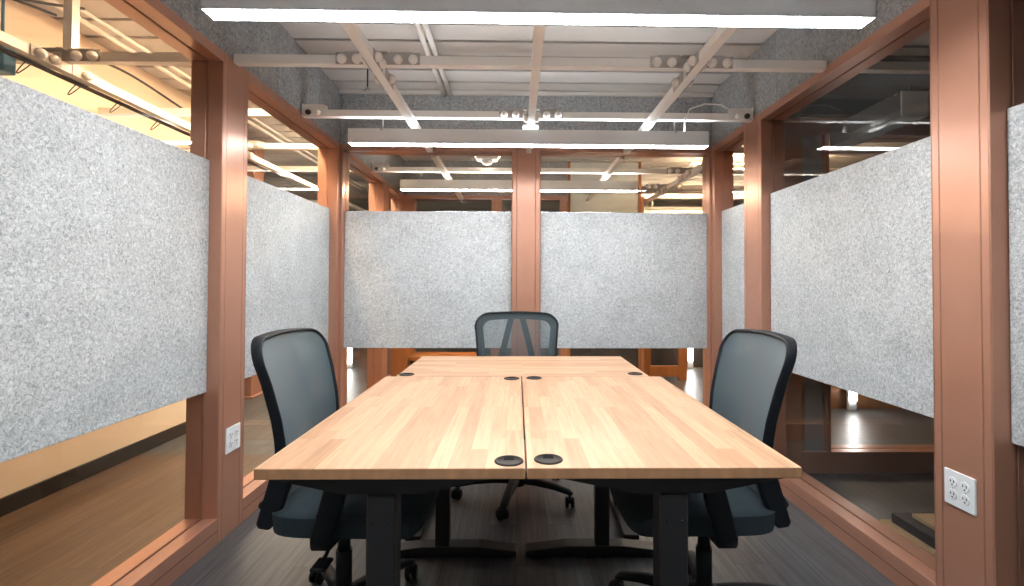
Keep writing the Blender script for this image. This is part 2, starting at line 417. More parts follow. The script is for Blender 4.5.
# ------------------------------------------------------------------ tables
TT = .741; TH = .025
def desk(name_label, x0, x1, y0, y1, along, groms, cat='table', voff=0):
    """along: axis of the long side"""
    cx, cy = (x0+x1)/2, (y0+y1)/2
    t = empty('standing_desk', (cx, cy, 0)); tag(t, name_label, cat, 'butcher block desks pushed together')
    hx, hy = (x1-x0)/2, (y1-y0)/2
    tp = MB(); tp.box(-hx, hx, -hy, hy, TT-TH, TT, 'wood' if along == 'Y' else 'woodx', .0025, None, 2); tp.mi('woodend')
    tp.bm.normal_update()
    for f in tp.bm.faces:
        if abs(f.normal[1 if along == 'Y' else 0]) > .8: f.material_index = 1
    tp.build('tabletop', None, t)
    for gx, gy in groms:
        g = MB()
        g.lathe([(.034, TT-.002), (.034, TT+.0012), (.0325, TT+.0030), (.028, TT+.0034), (.0275, TT+.0018), (.002, TT+.0018)], (gx-cx, gy-cy, 0), 'grommet', 32)
        go = g.build('grommet', None, t)
        sx = .008 if gx < cx else -.008
        MB().prism([(gx-cx-.012, gy-cy+.004), (gx-cx+.012, gy-cy+.004), (gx-cx+.012, gy-cy+.024), (gx-cx+.004, gy-cy+.027), (gx-cx-.004, gy-cy+.027), (gx-cx-.012, gy-cy+.024)], TT+.0012, TT+.0024, 'Z').build('cable_slot', 'slot', go)
    # frame in local axes (u = long axis)
    if along == 'Y': hu, hv = hy, hx; rot = Matrix.Rotation(PI/2, 4, 'Z')
    else: hu, hv = hx, hy; rot = Matrix.Identity(4)
    lu = hu-.075
    f = MB()
    for v in (-.11, .11): f.box(-lu, lu, v-.02, v+.02, TT-TH-.045, TT-TH-.005, None, .003, rot)
    f.build('crossbar', 'black', t)
    for s in (-1, 1):
        u = s*lu
        br = MB()
        zt = TT-TH
        pts = [(-hv+.05, zt), (hv-.05, zt), (hv-.05, zt-.018), (.09, zt-.052), (-.09, zt-.052), (-hv+.05, zt-.018)]
        br.prism(pts, u-.026, u+.026, 'X', None, 0, rot)
        br.bm.transform(Matrix.Translation((-voff, 0, 0))); bro = br.build('top_bracket', 'black', t)
        lg = MB()
        lg.box(u-.030, u+.030, -.034, .034, .36, zt-.05, None, .004, rot)
        lg.box(u-.026, u+.026, -.030, .030, .03, .37, None, .004, rot)
        lg.bm.transform(Matrix.Translation((-voff, 0, 0))); lo = lg.build('leg', 'black', t)
        ft = MB()
        fp = [(-hv+.02, .004), (hv-.02, .004), (hv-.02, .026), (.12, .046), (-.12, .046), (-hv+.02, .026)]
        ft.prism(fp, u-.035, u+.035, 'X', None, .003, rot)
        for v in (-hv+.05, hv-.05): ft.lathe([(.014, 0), (.014, .006)], rot @ Vector((u, v, 0)), None, 12)
        ft.build('foot', 'black', t)
        for v in (-.018, .018):
            p = rot @ Vector((u - .030, v, .60)) - Vector((voff, 0, 0)); d = rot.to_3x3() @ Vector((-.003, 0, 0))
            MB().cyl(p, p+d, .004, .003, None, 10).build('screw', 'plastic', lo)
    return t
XS = .022
desk('left front butcher block desk with black legs, long side toward the left chair', -.580, XS-.0018, 1.114, 2.221, 'Y', [(-.017, 1.158), (-.022, 2.168)], voff=.032)
desk('right front butcher block desk with black legs, long side toward the right chair', XS+.0018, .643, 1.114, 2.221, 'Y', [(.075, 1.168), (.076, 2.180)], voff=-.034)
desk('rear butcher block desk set crosswise behind the two front desks', -.537, .595, 2.225, 2.842, 'X', [(-.497, 2.262), (.545, 2.283)])

# ------------------------------------------------------------------ chairs (local: forward +x, left +y)
def back_x(z):
    pts = [(.43, -.165), (.50, -.150), (.60, -.128), (.66, -.124), (.74, -.135), (.84, -.160), (.92, -.186), (1.0, -.215)]
    for (z0, a), (z1, c) in zip(pts, pts[1:]):
        if z <= z1: 
            t = (z-z0)/(z1-z0); return a + (c-a)*t
    return pts[-1][1]
ZB0, ZB1 = .430, .980
def half_w(z):
    t = (z-ZB0)/(ZB1-ZB0)
    return .180 + .047*min(1, max(0, t*1.15))
def outline(n_side=14, inset=0.0):
    """rounded trapezoid in (y, z)"""
    r = .075; pts = []
    z0, z1 = ZB0+inset, ZB1-inset
    rr = max(.02, r-inset*.6)
    W1 = half_w(ZB1)-inset; W0 = half_w(ZB0)-inset
    def hw(z): return W0 + (W1-W0)*min(1, max(0, (z-z0)/(z1-z0))*1.1)
    def arc(cy, cz, a0, a1, k=7):
        return [(cy+rr*math.cos(a0+(a1-a0)*i/k), cz+rr*math.sin(a0+(a1-a0)*i/k)) for i in range(k+1)]
    R_ = [(hw(z0+rr+(z1-z0-2*rr)*i/n_side), z0+rr+(z1-z0-2*rr)*i/n_side) for i in range(n_side+1)]
    tr = arc(hw(z1)-rr, z1-rr, 0, PI/2); 
    top = [(hw(z1)-rr - (2*(hw(z1)-rr))*i/8, z1 + .006*math.sin(PI*i/8)) for i in range(1, 8)]
    pts = R_ + tr[1:] + top
    left = [(-y, z) for y, z in reversed(R_)]
    tl = [(-y, z) for y, z in reversed(tr)]
    br = arc(hw(z0)-rr, z0+rr, -PI/2, 0)
    bl = [(-y, z) for y, z in reversed(br)]
    bot = [(-(hw(z0)-rr) + 2*(hw(z0)-rr)*i/8, z0) for i in range(1, 8)]
    pts = R_ + tr[1:] + top + tl + left[1:] + bl[1:] + bot + br[:-1]
    return pts
def surf(y, z, off=0):
    return Vector((back_x(z) + .022*(y/.24)**2 - off, y, z))
def make_chair():
    t = empty('task_chair')
    ol = outline()
    # band frame
    b = bmesh.new(); N = len(ol); rings = []
    for i in range(N):
        y, z = ol[i]; ya, za = ol[i-1]; yb, zb = ol[(i+1) % N]
        tv = Vector((yb-ya, zb-za)).normalized(); nv = Vector((tv.y, -tv.x))
        o, n_ = .005, .004
        q = []
        for du, dd in ((o, -.004), (o*.7, -.008), (-n_, -.006), (-n_, .016), (0, .028), (o, .025)):
            q.append(b.verts.new(surf(y+nv.x*du, z+nv.y*du, dd)))
        rings.append(q)
    for i in range(N):
        A = rings[i]; B = rings[(i+1) % N]
        for j in range(6):
            f = b.faces.new([A[j], B[j], B[(j+1) % 6], A[(j+1) % 6]]); f.smooth = True
    bmesh.ops.recalc_face_normals(b, faces=list(b.faces))
    mb = MB(); mb._merge(b, 'plastic'); mb.build('back_frame', None, t)
    # mesh
    b = bmesh.new(); cy, cz = 0, (ZB0+ZB1)/2; K = 8; rings = []
    for k in range(1, K+1):
        s = k/K
        rings.append([b.verts.new(surf(cy+(y-cy)*s, cz+(z-cz)*s, 0)) for y, z in ol])
    c = b.verts.new(surf(cy, cz, 0))
    for i in range(N):
        f = b.faces.new([c, rings[0][i], rings[0][(i+1) % N]]); f.smooth = True
        for k in range(K-1):
            f = b.faces.new([rings[k][i], rings[k+1][i], rings[k+1][(i+1) % N], rings[k][(i+1) % N]]); f.smooth = True
    bmesh.ops.recalc_face_normals(b, faces=list(b.faces))
    mb = MB(); mb._merge(b, 'mesh'); mb.build('back_mesh', None, t)
    # shell behind: border and a pair of bars leaning together at the top
    inn = outline(14, .040); b = bmesh.new()
    v = []
    for (y, z), (yi, zi) in zip(ol, inn):
        v.append([b.verts.new(surf(y*.985, z, .016)), b.verts.new(surf(yi, zi, .016)), b.verts.new(surf(yi, zi, .026)), b.verts.new(surf(y*.985, z, .026))])
    for i in range(N):
        A = v[i]; B = v[(i+1) % N]
        for j in range(4):
            f = b.faces.new([A[j], A[(j+1) % 4], B[(j+1) % 4], B[j]])
    for s in (-1, 1):
        prev = None
        for k in range(13):
            z = .47 + (.975-.47)*k/12; yc = s*(.145-.118*k/12); w = .017
            q = [b.verts.new(surf(yc-w, z, .016)), b.verts.new(surf(yc+w, z, .016)), b.verts.new(surf(yc+w, z, .032)), b.verts.new(surf(yc-w, z, .032))]
            if prev:
                for j in range(4): b.faces.new([prev[j], prev[(j+1) % 4], q[(j+1) % 4], q[j]])
            else: b.faces.new(q)
            prev = q
        b.faces.new(prev)
    bmesh.ops.recalc_face_normals(b, faces=list(b.faces))
    mb = MB(); mb._merge(b, 'shell'); mb.build('back_shell', None, t)
    # spine under the seat
    sp = MB()
    for s in (-1, 1):
        sp.tube([(surf(s*.13, .50, .028)), (-.22, s*.10, .44), (-.20, s*.07, .385), (-.08, s*.05, .365)], [.018, .019, .020, .018], None, 10)
    for s in (-1, 1):
        ys = sorted((s*.168, s*.200))
        sp.prism([(-.195, .425), (-.188, .41), (-.155, .405), (-.135, .425), (-.085, .565), (-.090, .62), (-.118, .64), (-.150, .58)], ys[0], ys[1], 'Y', None, .007)
    sp.build('back_support', 'plastic', t)
    # seat cushion
    b = bmesh.new(); nx, ny = 14, 14; X0, X1, W = -.165, .305, .245
    def sup(u, v):   # squircle footprint
        r = .35
        k = (abs(u)**5+abs(v)**5)**.2; m_ = max(abs(u), abs(v)) or 1
        sc = m_/k if k else 1
        return u*sc, v*sc
    top = []; bot = []
    for i in range(nx+1):
        rt = []; rb = []
        for j in range(ny+1):
            u = -1+2*i/nx; v_ = -1+2*j/ny; uu, vv = sup(u, v_)
            x = (X0+X1)/2 + uu*(X1-X0)/2; y = vv*W
            ed = max(abs(u), abs(v_))
            z = .470 - .018*max(0, ed-.7)/.3 + .012*abs(v_)**2 - (.030*((u-.55)/.45)**2 if u > .55 else 0)
            rt.append(b.verts.new((x, y, z)))
            rb.append(b.verts.new((x*.985, y*.97, .405-(.012*((u-.5)/.5) if u > .5 else 0))))
        top.append(rt); bot.append(rb)
    for i in range(nx):
        for j in range(ny):
            f = b.faces.new([top[i][j], top[i+1][j], top[i+1][j+1], top[i][j+1]]); f.smooth = True
            b.faces.new([bot[i][j], bot[i][j+1], bot[i+1][j+1], bot[i+1][j]])
    for i in range(nx):
        for j in (0, ny):
            b.faces.new([top[i][j], bot[i][j], bot[i+1][j], top[i+1][j]])
    for j in range(ny):
        for i in (0, nx):
            b.faces.new([top[i][j], top[i][j+1], bot[i][j+1], bot[i][j]])
    bmesh.ops.recalc_face_normals(b, faces=list(b.faces))
    mb = MB(); mb._merge(b, 'fabric'); mb.build('seat', None, t)
    # mechanism
    mc = MB(); mc.prism([(-.13, .385), (.12, .385), (.13, .405), (-.14, .405)], -.17, .17, 'Y', None, .004)
    mc.prism([(-.10, .335), (.09, .335), (.12, .386), (-.12, .386)], -.07, .07, 'Y', None, .006)
    mc.build('tilt_mechanism', 'plastic', t)
    lv = MB(); lv.tube([(.02, -.06, .36), (.03, -.20, .355), (.035, -.25, .350)], .006, None, 8)
    lv.box(.015, .060, -.30, -.235, .340, .352, None, .004)
    lv.build('lever', 'plastic', t)
    # arms
    for s in (-1, 1):
        a = MB(); prev = None
        path = [(.03, .10, .398, .034, .009), (.03, .20, .390, .034, .011), (.03, .252, .394, .033, .015), (.042, .276, .425, .033, .016), (.065, .284, .50, .034, .014), (.085, .284, .58, .032, .013), (.10, .283, .640, .034, .013)]
        b = bmesh.new()
        for k, (x, y, z, wx, th) in enumerate(path):
            nx_ = path[min(k+1, len(path)-1)]; px_ = path[max(k-1, 0)]
            d = Vector((0, nx_[1]-px_[1], nx_[2]-px_[2])).normalized(); n_ = Vector((0, d.z, -d.y))
            c = Vector((x, y, z)); q = []
            for ux, un in ((-1, -.5), (-.8, -1), (.8, -1), (1, -.5), (1, .5), (.8, 1), (-.8, 1), (-1, .5)):
                p = c + Vector((ux*wx, 0, 0)) + n_*un*th; p.y *= s
                q.append(b.verts.new(p))
            if prev:
                for j in range(8):
                    f = b.faces.new([prev[j], prev[(j+1) % 8], q[(j+1) % 8], q[j]]); f.smooth = True
            else: b.faces.new(q)
            prev = q
        b.faces.new(prev); bmesh.ops.recalc_face_normals(b, faces=list(b.faces))
        mm = MB(); mm._merge(b, 'plastic'); am = mm.build('armrest', None, t)
        pd = MB(); yy = .283*s
        pd.prism([(x+.06, y) for x, y in ((-.10, yy-.032), (.12, yy-.036), (.145, yy-.02), (.145, yy+.02), (.12, yy+.036), (-.10, yy+.032), (-.115, yy+.018), (-.115, yy-.018))], .640, .668, 'Z', None, .007)
        pd.build('arm_pad', 'plastic', am)
    # gas column, star base, castors
    g = MB(); g.cyl((0, 0, .10), (0, 0, .25), .027, .027, None, 18); g.cyl((0, 0, .25), (0, 0, .345), .021, .021, None, 18)
    g.build('gas_column', 'plastic', t)
    base = empty('star_base'); 
    hub = MB(); hub.lathe([(.050, .062), (.052, .085), (.045, .115), (.030, .125)], (0, 0, 0), None, 20)
    for k in range(5):
        a = 2*PI*k/5; rt = Matrix.Rotation(a, 4, 'Z')
        b = bmesh.new(); prev = None
        for (r, z, w, h) in ((.03, .092, .026, .020), (.12, .095, .023, .017), (.22, .088, .019, .014), (.295, .075, .017, .011), (.312, .068, .012, .007)):
            q = []
            for uy, uz in ((-1, -.6), (-.7, -1), (.7, -1), (1, -.6), (1, .5), (.6, 1), (-.6, 1), (-1, .5)):
                q.append(b.verts.new((r, uy*w, z+uz*h)))
            if prev:
                for j in range(8):
                    f = b.faces.new([prev[j], prev[(j+1) % 8], q[(j+1) % 8], q[j]]); f.smooth = True
            else: b.faces.new(q)
            prev = q
        b.faces.new(prev); bmesh.ops.recalc_face_normals(b, faces=list(b.faces))
        hub._merge(b, None, rt)
    bpy.data.objects.remove(base)
    base = hub.build('star_base', 'plastic', t)
    for k in range(5):
        a = 2*PI*k/5; c = Vector((.298*math.cos(a), .298*math.sin(a), 0)); ca = a + [0.6, 2.2, 1.0, 4.0, 5.2][k]
        dx = Vector((math.cos(ca), math.sin(ca), 0)); dy = Vector((-dx.y, dx.x, 0))
        w = MB()
        ctr = c + dx*.012 + Vector((0, 0, .0275))
        for s in (-1, 1):
            rot = dy.to_track_quat('Z', 'Y').to_matrix().to_4x4()
            w.lathe([(.004, -.0085), (.022, -.0085), (.0272, -.005), (.0272, .005), (.022, .0085), (.004, .0085)], ctr + dy*s*.0135, None, 18, rot)
        w.cyl(ctr - dy*.02, ctr + dy*.02, .006, .006, None, 10)
        w.cyl(c + Vector((0, 0, .03)), c + Vector((0, 0, .072)), .007, .007, None, 10)
        m4 = Matrix.Translation(ctr) @ dy.to_track_quat('Z', 'X').to_matrix().to_4x4()
        # hood over the wheels
        hp = []
        for i in range(9):
            an = PI*i/8; hp.append(ctr + dx*.031*math.cos(an) + Vector((0, 0, .0315*math.sin(an))))
        w.tube(hp[1:8], .006, None, 8)
        w.build('caster', 'plastic', base)
    return t
chair = make_chair()
G = 'black mesh task chairs around the desks'
def setc(o, x, y, rz, label): o.location = (x, y, 0); o.rotation_euler = (0, 0, rz); tag(o, label, 'chair', G)
c2 = copy_tree(chair); c3 = copy_tree(chair)
def spin_base(o, deg):
    for ch in o.children:
        if ch.name.startswith('star_base'): ch.rotation_euler = (0, 0, R(deg))
setc(chair, -.584, 1.715, R(-2), 'black mesh task chair tucked in at the left side of the desks'); spin_base(chair, 54+2)
setc(c2, .646, 1.715, R(180+.5), 'black mesh task chair tucked in at the right side of the desks'); spin_base(c2, 8-180.5)
setc(c3, .0, 2.735, R(-90), 'black mesh task chair at the far end behind the rear desk'); spin_base(c3, 43+90); c3.scale = (1, 1.06, 1)

# ------------------------------------------------------------------ ceiling strut grid
def strut_mesh(axis, a0, a1, u, z):
    """open channel 41 mm; u = centre on the other axis, z = bottom"""
    h = .041; w = .0205; t = .0035
    prof = [(-w, 0), (-w, h), (w, h), (w, 0), (w-.011, 0), (w-.011, .004), (w-t, .004), (w-t, h-t), (-w+t, h-t), (-w+t, .004), (-w+.011, .004), (-w+.011, 0)]
    prof = [(-p, h-q) for p, q in prof]      # slot facing the deck
    b = MB()
    if axis == 'X': b.prism([(u+p, z+q) for p, q in prof], a0, a1, 'X')
    elif axis == 'Y': b.prism([(u+p, z+q) for p, q in prof], a0, a1, 'Y')
    else: b.prism([(u[0]+p, u[1]+q-.02) for p, q in prof], a0, a1, 'Z')
    return b
GZ = 2.172     # crosswise struts
LZ = 2.131     # lengthwise struts hang just below
def strut(axis, a0, a1, u, z, label, group=None):
    o = strut_mesh(axis, a0, a1, u, z).build('strut_channel', 'white'); tag(o, label, 'ceiling strut', group); return o
GX = [-.65, .083, .815]
GY = [1.60, 2.325, 3.055]
i1, i2 = XL-.0, XR+.0
strut('X', i1+.002, i2-.002, GY[1], GZ+.0, 'white strut channel running across the room just behind the nearer lamp')
strut('X', i1+.002, i2-.002, GY[2], GZ, 'white strut channel running across the room right above the farther lamp')
strut('X', i1+.002, i2-.002, GY[0], GZ, 'white strut channel directly above the nearer lamp')
for x, w in zip(GX, ('left of the three long white strut channels running toward the back wall', 'middle of the three long white strut channels running toward the back wall', 'right of the three long white strut channels running toward the back wall')):
    strut('Y', YF+.01, YB-.002, x, LZ, w, 'long ceiling struts over the desks')

def dome(b, c, d, r=.0225):
    d = Vector(d).normalized(); rot = d.to_track_quat('Z', 'Y').to_matrix().to_4x4()
    b.lathe([(r*.95, 0), (r, .008), (r*.86, .018), (r*.5, .025), (.001, .027)], c, None, 14, rot)
def cross_fitting(x, y, label, arms=('-x', '+x', '-y', '+y'), z=None, mat='white', group='bolted strut fittings'):
    t = empty('strut_fitting', (x, y, GZ)); tag(t, label, 'strut fitting', group)
    p = MB()
    for a in arms:
        if a[1] == 'x':
            s = -1 if a[0] == '-' else 1
            xs = sorted((s*.022, s*.195)); p.box(xs[0], xs[1], -.0255, -.0215, -.004, .052, None, .0015)
            for q in (.075, .145):
                bo = MB(); dome(bo, (s*(q+.02), -.0255, .020), (0, -1, -.25)); bo.build('bolt', mat, t)
            xs = sorted((s*.05, s*.16)); p.box(xs[0], xs[1], -.02, .021, .0415, .060, None, .004)
        else:
            s = -1 if a[0] == '-' else 1
            ys = sorted((s*.028, s*.175))
            for e_ in (-1, 1):
                xs = sorted((e_*.0215, e_*.0255)); p.box(xs[0], xs[1], ys[0], ys[1], -.044, .006, None, .0015)
                for q in ((.070, .135) if s < 0 else (.10,)):
                    bo = MB(); dome(bo, (e_*.0255, s*q, -.018), (e_, 0, -.2)); bo.build('bolt', mat, t)
    p.box(-.05, .05, -.05, .05, .0415, .0475, None, .002)
    p.build('plate', 'plate', t)
    return t
cross_fitting(GX[0], GY[1], 'white bolted fitting where the left long strut crosses behind the nearer lamp')
cross_fitting(GX[2], GY[1], 'white bolted fitting where the right long strut crosses behind the nearer lamp')
cross_fitting(GX[1], GY[2], 'white bolted fitting on the middle long strut above the farther lamp')
def end_fitting(x, y, s, label):
    t = empty('wall_bracket', (x, y, GZ)); tag(t, label, 'strut bracket')
    p = MB(); xs = sorted((-s*.004, -s*.16))
    p.prism([(xs[0], -.002), (xs[1], -.002), (xs[1], .060), (xs[1]-.03, .072), (xs[0]+.03, .072), (xs[0], .060)], -.0262, -.0218, 'Y')
    xs = sorted((0-s*.004, -s*.010)); p.box(xs[0], xs[1], -.03, .03, .043, .075, None, .001)
    p.build('plate', 'white', t)
    for q, m in ((.045, 'cable'), (.105, 'white')):
        bo = MB(); dome(bo, (-s*q, -.0262, .022), (0, -1, -.2), .017); bo.build('bolt', m, t)
end_fitting(XL, GY[2], -1, 'white end bracket holding the farther cross strut to the left felt wall')
end_fitting(XR, GY[2], 1, 'white end bracket holding the farther cross strut to the right felt wall')

# ------------------------------------------------------------------ pendant lamps
def lamp(cx, cy, L, z0, label, glow='lampglow', up='lampup', body='lampbody', axis='X', top=None, group='linear pendant lamps', wires=(-.9, .9), W=.036, H=.09):
    t = empty('pendant_lamp', (cx, cy, z0)); tag(t, label, 'lamp', group)
    if axis == 'Y': t.rotation_euler = (0, 0, PI/2)
    h = L/2
    b = MB()
    b.box(-h, h, -W, -W+.003, 0, H, None, .001); b.box(-h, h, W-.003, W, 0, H, None, .001)
    b.box(-h, -h+.004, -W, W, 0, H, None, .001); b.box(h-.004, h, -W, W, 0, H, None, .001)
    b.box(-h+.004, h-.004, -W+.003, W-.003, .05, .055)
    b.build('housing', body, t)
    MB().box(-h+.004, h-.004, -W+.003, W-.003, .001, .014, None, 0).build('diffuser', glow, t)
    if up: MB().box(-h+.02, h-.02, -W+.006, W-.006, H-.012, H-.004).build('upper_lens', up, t)
    for x in wires:
        w = MB(); w.cyl((x, 0, H-.03), (x, 0, (top if top else GZ+.001)-z0), .0016, .0016, None, 6)
        w.cyl((x, 0, H-.03), (x, 0, H+.012), .006, .006, None, 10)
        w.box(x-.012, x+.012, -W, W, H-.012, H, None, .001)
        w.build('suspension_wire', 'chrome', t)
    return t
lamp(.078, 1.605, 2.16, 2.016, 'long white linear lamp glowing across the top of the picture, nearest lamp')
lamp_far = lamp(.073, 3.055, 2.207, 2.006, 'long white linear lamp glowing in front of the back wall')
lamp(.078, .14, 2.16, 2.016, 'unseen long linear lamp added above the camera to brighten the nearest panels')  # unseen lamp added as fill for the nearest felt and posts
strut('X', i1+.002, i2-.002, .14, GZ, 'white strut channel over the camera position, out of the picture')
# small things under the deck
def conduit(axis, a0, a1, u, z, r, label, mat='white', group=None):
    b = MB()
    if axis == 'Y': b.cyl((u, a0, z), (u, a1, z), r, r, None, 14)
    else: b.cyl((a0, u, z), (a1, u, z), r, r, None, 14)
    o = b.build('conduit', mat); tag(o, label, 'pipe', group); return o
conduit('Y', .5, 3.67, -.545, DECK-.045, .016, 'left of two white conduits clipped side by side under the deck', 'white', 'paired ceiling conduits')
conduit('Y', .5, 3.67, -.500, DECK-.045, .016, 'right of two white conduits clipped side by side under the deck', 'white', 'paired ceiling conduits')
t = empty('ceiling_hanger', (-1.005, 3.32, DECK)); tag(t, 'dark threaded hanger rod dangling under the deck near the left felt wall', 'hanger rod')
MB().cyl((0, 0, 0), (0, 0, -.14), .005, .005, None, 8).build('rod', 'cable', t)
MB().prism([(-.028, -.155), (-.006, -.13), (.006, -.13), (.022, -.15), (.012, -.150), (0, -.142), (-.012, -.150)], -.008, .008, 'Y').build('clip', 'chrome', t)
o = MB().tube([(1.31, 3.02, 2.230), (1.25, 3.02, 2.262), (1.15, 3.02, 2.265), (1.06, 3.025, 2.235), (1.03, 3.025, 2.17), (1.03, 3.04, 2.09)], .005, None, 8).build('power_cord', 'white')
o.parent = lamp_far; o.location = (-.073, -3.055, -2.006)

# ------------------------------------------------------------------ left corridor
CX = -2.54
struct(MB().box(CX-.12, CX, -2.4, 4.3, 0, DECK).build('wall_outer_left', 'cream'))
struct(MB().box(CX, CX+.014, -2.4, 4.3, 0, .09, None, .002).build('baseboard_left', 'darkbase'))
TN[0] += 1
struct(MB().box(CX, CX+.012, -2.4, 4.3, 2.288, 2.300, None, .002).build('trim_%d' % TN[0], 'card'))
for y, l in ((GY[1], 'white strut crossing the left corridor beyond the nearest left window'), (GY[2], 'white strut crossing the left corridor behind the left copper post'), (3.80, 'white strut crossing the left corridor beside the back wall'), (4.53, 'farther white strut crossing above the left corridor end')):
    strut('X', (CX+.002 if y < 4.2 else -4.2), XL-FD-.002, y, GZ, l)
strut('Y', -1.2, 8.8, -2.115, LZ, 'long warm lit strut running down the left corridor')
strut('Z', LZ+.041, DECK-.001, (-2.115, GY[1]+.045), 0, 'upright strut hanging from the deck in the left corridor')
cross_fitting(-2.115, GY[1], 'bolted strut fitting in the left corridor seen through the nearest window')
cross_fitting(-2.115, 3.80, 'bolted strut fitting far down the left corridor')
race = o = MB().box(-2.148, -2.140, -1.0, 3.3, LZ-.022, LZ-.002, None, .002).box(-2.148, -2.140, 3.42, 4.3, LZ-.022, LZ-.002, None, .002).build('cable_raceway', 'cable')
tag(o, 'thin black raceway along the underside of the left corridor strut', 'cable raceway')
for n, (x, zz, r) in enumerate(((-2.30, 2.535, .014), (-2.22, 2.54, .010), (-1.85, 2.53, .018), (-1.72, 2.54, .012))):
    conduit('Y', -1.5, 8.5, x, zz, r, ['cream conduit near the corridor wall under the deck', 'slim cream conduit next to the corridor wall conduit', 'thick cream conduit over the left corridor middle', 'slim cream conduit over the left corridor beside the glass'][n])
cb = 0
for n, (pts, lab) in enumerate((
    ([(-2.30, 1.2, 2.50), (-2.28, 1.5, 2.36), (-2.25, 1.9, 2.33), (-2.2, 2.2, 2.40), (-2.17, 2.5, 2.52)], 'black cable sagging over the left corridor, lowest loop'),
    ([(-2.40, 1.3, 2.54), (-2.43, 1.7, 2.46), (-2.42, 2.1, 2.46), (-2.40, 2.6, 2.54)], 'black cable sagging near the top left corner'),
    ([(-2.20, 1.6, 2.54), (-2.24, 1.9, 2.41), (-2.30, 2.2, 2.42), (-2.36, 2.4, 2.54)], 'black cable looping crosswise near the top left corner'),
    ([(-2.16, 2.35, 2.25), (-2.20, 2.5, 2.30), (-2.25, 2.9, 2.36), (-2.22, 3.4, 2.30), (-2.16, 3.8, 2.24)], 'black cable arching behind the left corridor strut'))):
    # smooth the polyline
    P = [Vector(p) for p in pts]; q = []
    for i in range(len(P)-1):
        p0 = P[max(i-1, 0)]; p1 = P[i]; p2 = P[i+1]; p3 = P[min(i+2, len(P)-1)]
        for k in range(8):
            s = k/8; q.append(.5*((2*p1)+(p2-p0)*s+(2*p0-5*p1+4*p2-p3)*s*s+(3*p1-p0-3*p2+p3)*s**3))
    q.append(P[-1])
    o = MB().tube(q, .007, None, 6).build('cable', 'cable'); tag(o, lab, 'cable', 'corridor cables')
# tie loops under the raceway
for k, yy in enumerate((1.62, 1.95, 2.2, 2.45, 2.7, 3.0, 3.35)):
    q = [Vector((-2.143-.06*math.sin(PI*i/10), yy+.012*i/10, LZ-.005-.055*math.sin(PI*i/10)+.01*math.cos(PI*i/10))) for i in range(11)]
    o = MB().tube(q, .0025, None, 6).build('cable_tie', 'cable')
    o.parent = race
o = MB().box(-2.335, -2.255, 2.20, 2.26, 2.08, 2.20, None, .004).cyl((-2.29, 2.23, 2.20), (-2.29, 2.23, DECK+.003), .006, .006, None, 8).build('junction_box', 'blue')
tag(o, 'blue box hanging at the left picture edge above the felt panel', 'junction box')

def ceiling_light(x, y, lx, ly, z, glow, label, grp=None, up=None):
    t = empty('ceiling_light', (x, y, z)); tag(t, label, 'lamp', grp)
    MB().box(-lx/2-.01, lx/2+.01, -ly/2-.01, ly/2+.01, 0, .05, None, .004).build('housing', 'lampbody', t)
    MB().box(-lx/2, lx/2, -ly/2, ly/2, -.012, .006, None, .004).build('diffuser', glow, t)
    if up: MB().box(-lx/2, lx/2, -ly/2, ly/2, .046, .056, None, .002).build('upper_lens', up, t)
    return t
ceiling_light(-1.60, 3.1, .10, 1.6, 2.46, 'warmglow', 'warm linear light over the left corridor')
ceiling_light(-1.60, 5.0, .10, 1.2, 2.46, 'warmlamp', 'second warm linear light farther down the left corridor')

# ------------------------------------------------------------------ room behind the back wall
Y2 = 5.80
Y1b = YB+FD
struct(seam_boards('Y', XL-.06, XL-.004, Y1b, Y2+.06, HEAD1, DECK, [4.4, 5.1]).build('wall_back_room_left', 'felt_shaded'))
struct(seam_boards('X', Y2+.004, Y2+.06, XL, XR, HEAD1, DECK, [-.6, .1, .8]).build('wall_back_room_back', 'felt_shaded'))
bay_y(-1, Y1b+.05, 4.9); mull_y(-1, 4.9, 5.1); bay_y(-1, 5.1, Y2-.05)
bay_x(-1.2, -.30, Y2); mull_x(-.30, -.18, Y2); bay_x(-.18, .50, Y2)
for x0, x1, yb in ((XL-FD, -1.2, Y2), (.50, .60, Y2), (XR-.015, XR+.03, Y2)):
    TN[0] += 1; struct(MB().box(x0, x1, yb, yb+FD, 0, HEAD1, None, .002).build('trim_%d' % TN[0], 'copper'))
t = empty('whiteboard', (1.02, Y2, 0)); tag(t, 'tall white board panel in the next room, seen above the right back panel', 'whiteboard')
MB().box(-.40, .40, -.012, .010, .62, DECK-.01, None, .003).build('board', 'frost', t)
MB().box(-.40, .40, -.008, .010, .02, .615, None, .003).build('base_panel', 'darkwall', t)
b = MB(); b.box(-.43, -.40, -.02, .03, 0, DECK-.005, None, .002); b.box(.40, .43, -.02, .03, 0, DECK-.005, None, .002)
b.build('side_rail', 'woodtrim', t)
lamp(.02, 4.53, 2.16, 2.006, 'warm lit linear lamp in the next room behind the back glass', 'warmlamp', 'warmup', 'lampbody')
strut('X', XL+.002, XR-.002, 4.53, GZ, 'white strut across the next room above its lamp')
for x, l in zip(GX, ('left long strut in the next room behind the glass', 'middle long strut in the next room behind the glass', 'right long strut in the next room behind the glass')):
    strut('Y', Y1b+.002, Y2-.002, x, LZ, l)
t = empty('smoke_detector', (-.27, 4.40, DECK)); tag(t, 'white smoke detector on a hanging box seen through the back glass', 'smoke detector')
MB().cyl((0, 0, 0), (0, 0, -.28), .008, .008, None, 8).build('stem', 'white', t)
MB().prism([(-.13, -.28), (.13, -.28), (.085, -.345), (-.085, -.345)], -.06, .06, 'Y', None, .006).build('box', 'white', t)
MB().lathe([(.05, -.345), (.05, -.362), (.035, -.38), (.001, -.386)], (0, 0, 0), None, 20).build('sensor', 'outlet', t)
